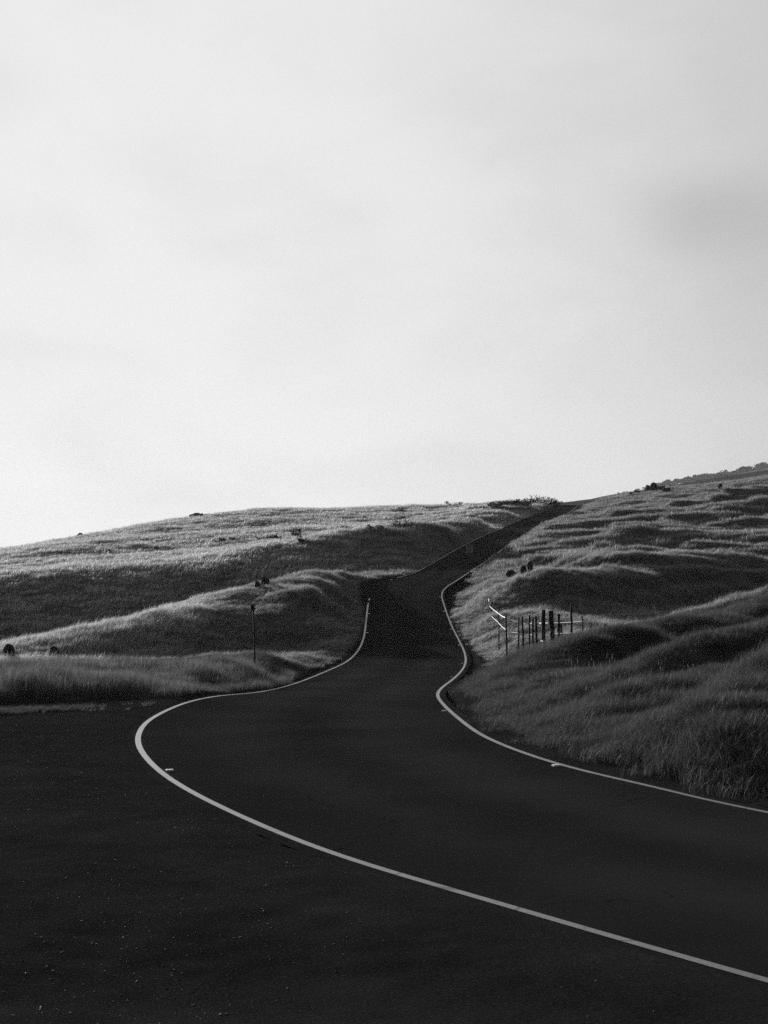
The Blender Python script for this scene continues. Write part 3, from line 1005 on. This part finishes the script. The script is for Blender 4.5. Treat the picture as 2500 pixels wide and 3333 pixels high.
# shrubs of the far left hill: px, distance, width, height, label
for k, (px, py, d, w_, h_, lb) in enumerate((
        (718, 1769, 183, 1.7, 0.75, 'leftmost round dark shrub on the pale far hill'),
        (762, 1765, 184, 1.7, 0.6, 'low dark shrub just right of the leftmost round one'),
        (791, 1763, 186, 1.1, 0.5, 'smallest shrub at the right end of the left trio on the far hill'),
        (860, 1761, 187, 2.2, 0.8, 'wide spiky shrub left of the slightly taller narrow one on the pale slope'),
        (895, 1760, 188, 1.3, 0.9, 'narrow spiky shrub touching the wide spiky one on the pale slope'),
        (966, 1751, 190, 1.7, 1.2, 'tall feathery shrub alone on the pale slope casting a long shadow'),
        (982, 1769, 184, 1.3, 0.8, 'dark low shrub below the tall feathery one'),
        (1115, 1728, 197, 2.3, 0.8, 'loose pale shrub on the ridge between the feathery and the big dark ones'),
        (1218, 1725, 196, 2.0, 0.7, 'thin loose shrub just left of the big dark shrub'),
        (1301, 1724, 198, 2.4, 1.1, 'big dark shrub above the shaded road cutting'),
        (1310, 1672, 215, 2.7, 1.2, 'broad dark shrub high on the far hill below the skyline'),
        (1186, 1690, 212, 1.5, 0.4, 'flat little shrub left of the broad dark one under the skyline'),
        (1318, 1689, 208, 0.9, 0.4, 'tiny dark shrub between the broad and the big dark shrubs'),
        (1473, 1648, 230, 3.2, 1.2, 'spiky shrub on the left skyline standing clear of the others'))):
    shrub(px, py, d, w_, h_, lb, 100 + k, leaves=230, lw=0.13, group='shrubs scattered over the far left hill')
for k, (px, py, d, w_, h_, lb) in enumerate((
        (1557, 1661, 228, 3.0, 0.7, 'first low shrub of the dark hedge row behind the road crest, at its left end'),
        (1611, 1650, 230, 3.2, 0.9, 'second shrub of the hedge row, small crown on a long shadow'),
        (1660, 1646, 230, 3.4, 0.8, 'third shrub of the hedge row, flat topped'),
        (1710, 1642, 230, 3.2, 1.1, 'fourth shrub of the hedge row, rising toward the tall end'),
        (1751, 1638, 231, 3.4, 1.5, 'tall rounded shrub next to last in the hedge row at the crest'),
        (1778, 1638, 232, 3.4, 1.6, 'tallest shrub of the hedge row beside the road crest'),
        (1812, 1644, 234, 2.4, 0.9, 'last low shrub of the hedge row touching the road crest'))):
    shrub(px, py, d, w_, h_, lb, 140 + k, leaves=420, lw=0.14, group='hedge row beside the road crest')

# far-off wood along the hazy ridge
wv, wf, wtone = [], [], []
r = random.Random(77)
for i in range(190):
    px = 2010 + 900 * (i / 190) + r.uniform(-12, 12)
    d = r.uniform(1880, 2060)
    x, y = gx(px, d)
    grow = min(1.0, max(0.15, (px - 2040) / 140))
    rad = r.uniform(3.5, 8.5) * grow
    hgt = r.uniform(4.0, 9.0) * grow
    z = zland(x, y)
    for k in range(110):
        a, e_ = r.uniform(0, 6.283), math.asin(r.uniform(-0.3, 1))
        q = r.uniform(0.65, 1.05)
        c = Vector((x + rad * q * math.cos(a) * math.cos(e_), y + rad * q * math.sin(a) * math.cos(e_), z + hgt * (0.45 + 0.55 * q * math.sin(e_))))
        u = Vector((r.gauss(0, 1), r.gauss(0, 1), r.gauss(0, 1))).normalized()
        v = u.orthogonal().normalized()
        s_ = r.uniform(0.8, 1.9) * max(grow, 0.4)
        b = len(wv)
        wv += [c - u * s_, c + v * s_ * 0.7, c + u * s_, c - v * s_ * 0.7]
        wf.append((b, b + 1, b + 2, b + 3))
        wtone += [r.uniform(0.7, 1.3)] * 4
wood = mesh_obj('woodland', wv, wf, M_LEAF)
wood.data.attributes.new('tone', 'FLOAT', 'POINT').data.foreach_set('value', wtone)
tag(wood, 'hazy wood along the far ridge at right', kind='stuff')


# ------------------------------------------------------------------ fence of white tapes
def tube(pts, radii, k=6):
    vs, fs = [], []
    pts = [Vector(p) for p in pts]
    for i, p in enumerate(pts):
        d = (pts[min(i + 1, len(pts) - 1)] - pts[max(i - 1, 0)]).normalized()
        u = d.orthogonal().normalized() if abs(d.z) < 0.9 else Vector((1, 0, 0)).cross(d).normalized()
        if abs(d.z) < 0.9: u = d.cross(Vector((0, 0, 1))).normalized()
        v = d.cross(u).normalized()
        rd = radii[i] if hasattr(radii, '__len__') else radii
        for j in range(k):
            a = 2 * math.pi * j / k
            vs.append(p + u * rd * math.cos(a) + v * rd * math.sin(a))
    for i in range(len(pts) - 1):
        for j in range(k):
            fs.append((i * k + j, i * k + (j + 1) % k, (i + 1) * k + (j + 1) % k, (i + 1) * k + j))
    fs.append(tuple(range(k))[::-1])
    fs.append(tuple(range((len(pts) - 1) * k, len(pts) * k)))
    return vs, fs


fx, fy = gx(1750, 54)
fence = empty('tape_fence', (fx, fy, zland(fx, fy)))
tag(fence, 'rustic fence of dark posts and bright white tapes right of the road', 'fence')
FINV = Matrix.Translation(-fence.location)


def fpart(name, vs, fs, m, label=None):
    o = mesh_obj(name, [FINV @ Vector(v) for v in vs], fs, m, fence, True)
    if label: o['label'] = label
    return o


def fpost(px, ytop, ybase, d, rad, m=M_WOOD, lean=0.0, label=None):
    x, y = gx(px, d)
    top = (HY - ytop) / FPX * d
    base = min(zland(x, y), (HY - ybase) / FPX * d) - 0.2
    r = random.Random(int(px))
    pts = []
    for i in range(6):
        t = i / 5
        pts.append((x + lean * (t - 0.5) + r.uniform(-1, 1) * rad * 0.25, y + r.uniform(-1, 1) * rad * 0.25, base + (top - base) * t))
    return fpart('fence_post', *tube(pts, [rad * r.uniform(0.85, 1.1) for _ in pts], 8), m, label)


fpost(1593, 1947, 2010, 80, 0.035, M_POLE, label='pale corner post')
for px, yt, yb, d, rd in ((1624, 1960, 2012, 63, .025), (1649, 2000, 2068, 53.5, .035), (1688, 2010, 2075, 52.5, .03), (1703, 2008, 2082, 52.3, .032), (1724, 2002, 2082, 52, .032),
                          (1735, 2012, 2085, 52, .038), (1747, 2005, 2096, 51.6, .04), (1818, 1998, 2092, 52.3, .055), (1828, 2026, 2090, 52.6, .04), (1860, 1966, 2085, 53, .045),
                          (1897, 2005, 2078, 53.5, .03), (1926, 2028, 2075, 54, .035)):
    fpost(px, yt, yb, d, rd, lean=random.uniform(-0.06, 0.06))
fpost(1769, 1984, 2118, 50.5, .075, label='stout upright gate post')
fpost(1797, 1988, 2118, 50.5, .085, lean=-0.08, label='stoutest leaning gate post')
fpost(1971, 2030, 2075, 54, .07, label='short thick stump post')
fpost(1667, 1868, 1912, 98, .03, label='thin post under the wide boulder')


def strand(pts, rad=0.016, sag=0.0, m=M_ROPE, label=None):
    ws = [at(*p) for p in pts]
    out = []
    for a, b in zip(ws[:-1], ws[1:]):
        for t in np.arange(5) / 5:
            q = a + (b - a) * t
            q = q - np.array([0, 0, sag * 4 * t * (1 - t)])
            out.append(q)
    out.append(ws[-1])
    vs, fs = [], []
    for q in out:      # a woven tape standing on edge
        vs += [(q[0], q[1], q[2] - rad), (q[0], q[1], q[2] + rad)]
    for i in range(len(out) - 1):
        fs.append((2 * i, 2 * i + 1, 2 * i + 3, 2 * i + 2))
    o = fpart('tape', vs, fs, m, label)
    o.data.attributes.new('tone', 'FLOAT', 'POINT').data.foreach_set('value', [1.0] * len(vs))
    return o


# front strands, one piece from post to post
up = [(1593, 1972, 80), (1620, 1994, 63), (1645, 2010, 53.5), (1686, 2023, 52.5), (1709, 2030, 52.3), (1724, 2029, 52), (1735, 2024, 52)]
for a, b in zip(up[:-1], up[1:]): strand([a, b], sag=0.03)
strand([(1747, 2028, 51.6), (1769, 2028, 50.7)], sag=0.0)
strand([(1769, 2028, 50.7), (1797, 2027, 50.7), (1818, 2027, 52.3)])
strand([(1818, 2027, 52.3), (1860, 2025, 53), (1897, 2021, 53.5)], 0.013)
lo = [(1593, 1997, 80), (1620, 2024, 63), (1649, 2051, 53.5), (1684, 2059, 52.5), (1704, 2064, 52.3), (1724, 2064, 52), (1735, 2062, 52)]
for a, b in zip(lo[:-1], lo[1:]): strand([a, b], 0.013, sag=0.03)
strand([(1769, 2063, 50.7), (1797, 2062, 50.7), (1818, 2062, 52.3)])
strand([(1818, 2062, 52.3), (1860, 2060, 53), (1882, 2059, 53.4)], 0.013)
strand([(1759, 2086, 50.4), (1772, 2087, 50.4), (1788, 2089, 50.4)], 0.02, label='short low tape between the gate posts')
strand([(1594, 1944, 80), (1656, 1889, 98)], 0.010, label='thin tape climbing to the boulder')
strand([(1594, 1972, 80), (1666, 1903, 98)], 0.012, label='lower thin tape climbing to the boulder')

# ------------------------------------------------------------------ speed limit sign
sx, sy = gx(1528, 107)
sz = zland(sx, sy)
sign = empty('speed_sign', (sx, sy, sz), 0.0)
tag(sign, 'white rectangular speed limit sign on a thin dark post beside the far road', 'road sign')
PM = 107 / FPX            # metres per pixel of the photograph at the sign
top = (HY - 1772) * PM - sz
vs, fs = tube([(0, 0.03, -0.3), (0, 0.03, top - 0.02)], 0.03, 8)
mesh_obj('post', vs, fs, M_DARKMETAL, sign)
w2, hh = 0.25, 0.64


def rounded_plate(w, h, t, rad, zc, y):
    pts = []
    for cx_, cz_, a0 in ((w - rad, h - rad, 0), (-w + rad, h - rad, 90), (-w + rad, -h + rad, 180), (w - rad, -h + rad, 270)):
        for k in range(5):
            a = math.radians(a0 + k * 22.5)
            pts.append((cx_ + rad * math.cos(a), cz_ + rad * math.sin(a)))
    n = len(pts)
    vs = [(p[0], y, zc + p[1]) for p in pts] + [(p[0], y + t, zc + p[1]) for p in pts]
    fs = [tuple(range(n)), tuple(range(2 * n - 1, n - 1, -1))] + [(i, n + i, n + (i + 1) % n, (i + 1) % n) for i in range(n)]
    return vs, fs


zc = top - hh / 2
panel = mesh_obj('panel', *rounded_plate(w2, hh / 2, 0.004, 0.04, zc, -0.006), M_SIGN, sign)


def lettering(txt, size, zpos, bold=1.0):
    c = bpy.data.curves.new('lettering', 'FONT')
    c.body = txt; c.align_x = 'CENTER'; c.align_y = 'CENTER'; c.size = size
    c.extrude = 0.0008; c.offset = 0.006 * bold
    o = bpy.data.objects.new('lettering', c)
    COL.objects.link(o)
    dg = bpy.context.evaluated_depsgraph_get()
    me = bpy.data.meshes.new_from_object(o.evaluated_get(dg))
    bpy.data.objects.remove(o)
    me.name = 'lettering'
    me.materials.clear(); me.materials.append(M_BLACK)
    o = bpy.data.objects.new('lettering', me)
    COL.objects.link(o)
    o.parent = panel
    o.rotation_euler = (math.pi / 2, 0, 0)
    o.location = (0, -0.0085, zpos)
    return o


lettering('SPEED', 0.135, zc + 0.22, 0.6)
lettering('LIMIT', 0.135, zc + 0.09, 0.6)
lettering('25', 0.30, zc - 0.13, 1.6)
# black border line
bv, bf = [], []
o1, _ = rounded_plate(w2 - 0.012, hh / 2 - 0.012, 0.0, 0.034, zc, -0.0075)
o2, _ = rounded_plate(w2 - 0.024, hh / 2 - 0.024, 0.0, 0.026, zc, -0.0075)
k = len(o1) // 2
bv = o1[:k] + o2[:k]
bf = [(i, (i + 1) % k, k + (i + 1) % k, k + i) for i in range(k)]
mesh_obj('border', bv, bf, M_BLACK, panel)
for zz in (zc + 0.27, zc - 0.28):
    vs, fs = tube([(0, -0.012, zz), (0, -0.004, zz)], 0.012, 8)
    mesh_obj('bolt', vs, fs, M_DARKMETAL, panel)

# ------------------------------------------------------------------ thin dark post in the left grass
px_, pd = 828, 48.5
x, y = gx(px_, pd)
z = zland(x, y)
post = empty('marker_post', (x, y, z))
tag(post, 'thin dark post with small top plate in shaded grass left of the road', 'post')
ptop = (HY - 1968) / FPX * pd - z
vs, fs = tube([(0.02, 0, -0.3), (0.0, 0, ptop * 0.5), (-0.05, 0, ptop)], [0.028, 0.027, 0.025], 8)
mesh_obj('shaft', vs, fs, M_WOOD, post, True)
pv, pf = rounded_plate(0.065, 0.10, 0.012, 0.02, ptop - 0.10, -0.042)
mesh_obj('plate', [(v[0] - 0.05, v[1], v[2]) for v in pv], pf, M_DARKMETAL, post)
pv, pf = rounded_plate(0.05, 0.035, 0.012, 0.015, ptop - 1.0 * ptop * 0.42, -0.042)
mesh_obj('clamp', pv, pf, M_DARKMETAL, post)

# ------------------------------------------------------------------ raised road markers along the lines
def marker_mesh():
    a, b, h = 0.05, 0.036, 0.02
    vs = [(-a, -a, 0), (a, -a, 0), (a, a, 0), (-a, a, 0), (-a * .9, -b, h), (a * .9, -b, h), (a * .9, b, h), (-a * .9, b, h)]
    fs = [(0, 1, 5, 4), (1, 2, 6, 5), (2, 3, 7, 6), (3, 0, 4, 7), (4, 5, 6, 7), (3, 2, 1, 0)]
    me = bpy.data.meshes.new('road_marker')
    me.from_pydata(vs, [], fs)
    me.materials.append(M_MARKER)
    return me


MM = marker_mesh()
MK = [('L', 535, 2512, 'nearest marker, on the left line where it swings out widest'),
      ('R', 1446, 2319, 'marker on the right line where it bends out below the grass bank'),
      ('R', 1824, 2503, 'nearest marker of the right line, alone on the long straight stretch'),
      ('R', 1475, 2203, 'marker in the inner dip of the right line'),
      ('R', 1502, 2160, 'marker at the rightmost bulge of the right line'),
      ('R', 1489, 2102, 'marker just above the rightmost bulge of the right line'),
      ('R', 1467, 2051, 'marker halfway up the climbing right line'),
      ('R', 1442, 1992, 'third marker from the top of the right line'),
      ('R', 1437, 1944, 'second marker from the top of the right line'),
      ('R', 1455, 1904, 'topmost marker of the right line where it turns uphill'),
      ('L', 1199, 1998, 'upper marker beside the far left line'),
      ('L', 1197, 2060, 'lower marker beside the far left line')]
for sd, px, py, lb in MK:
    Q = RL if sd == 'L' else RR
    ipx = CX + Q[:, 0] / Q[:, 1] * FPX
    ipy = HY - Q[:, 2] / Q[:, 1] * FPX
    ok = Q[:, 1] > 4
    i = int(np.argmin(np.where(ok, (ipy - py) ** 2 * 2 + (ipx - px) ** 2 * 0.3, 1e12)))
    e = (RR - RL)[i]; e = e / np.linalg.norm(e)
    p_ = Q[i] + e * (0.13 if sd == 'L' else -0.13)
    o = bpy.data.objects.new('road_marker', MM)
    COL.objects.link(o)
    o.location = (p_[0], p_[1], p_[2] + 0.003)
    t_ = RC[min(i + 2, len(RC) - 1)] - RC[max(i - 2, 0)]
    o.rotation_euler = (math.atan2(t_[2], math.hypot(t_[0], t_[1])), 0, math.atan2(t_[1], t_[0]) - math.pi / 2)
    tag(o, 'small white raised ' + lb, 'road marker', 'raised road markers along the edge lines')

# ------------------------------------------------------------------ air
bm = bmesh.new()
bmesh.ops.create_cube(bm, size=1.0)
hz = bpy.data.meshes.new('haze')
for v in bm.verts:
    v.co = Vector((v.co.x * 7400, v.co.y * 7400, -75 if v.co.z < 0 else 260))
bm.to_mesh(hz); bm.free()
hm = bpy.data.materials.new('haze')
hm.use_nodes = True
nt = hm.node_tree
nt.nodes.remove(nt.nodes['Principled BSDF'])
pvn = N(nt, 'ShaderNodeVolumePrincipled', inp={'Density': 0.00006, 'Anisotropy': 0.2})
pvn.inputs['Color'].default_value = (0.9, 0.9, 0.9, 1)
nt.links.new(pvn.outputs[0], nt.nodes['Material Output'].inputs['Volume'])
hz.materials.append(hm)
hazeo = bpy.data.objects.new('haze', hz)
COL.objects.link(hazeo)
tag(hazeo, 'thin bright coastal haze over the hills', kind='stuff')
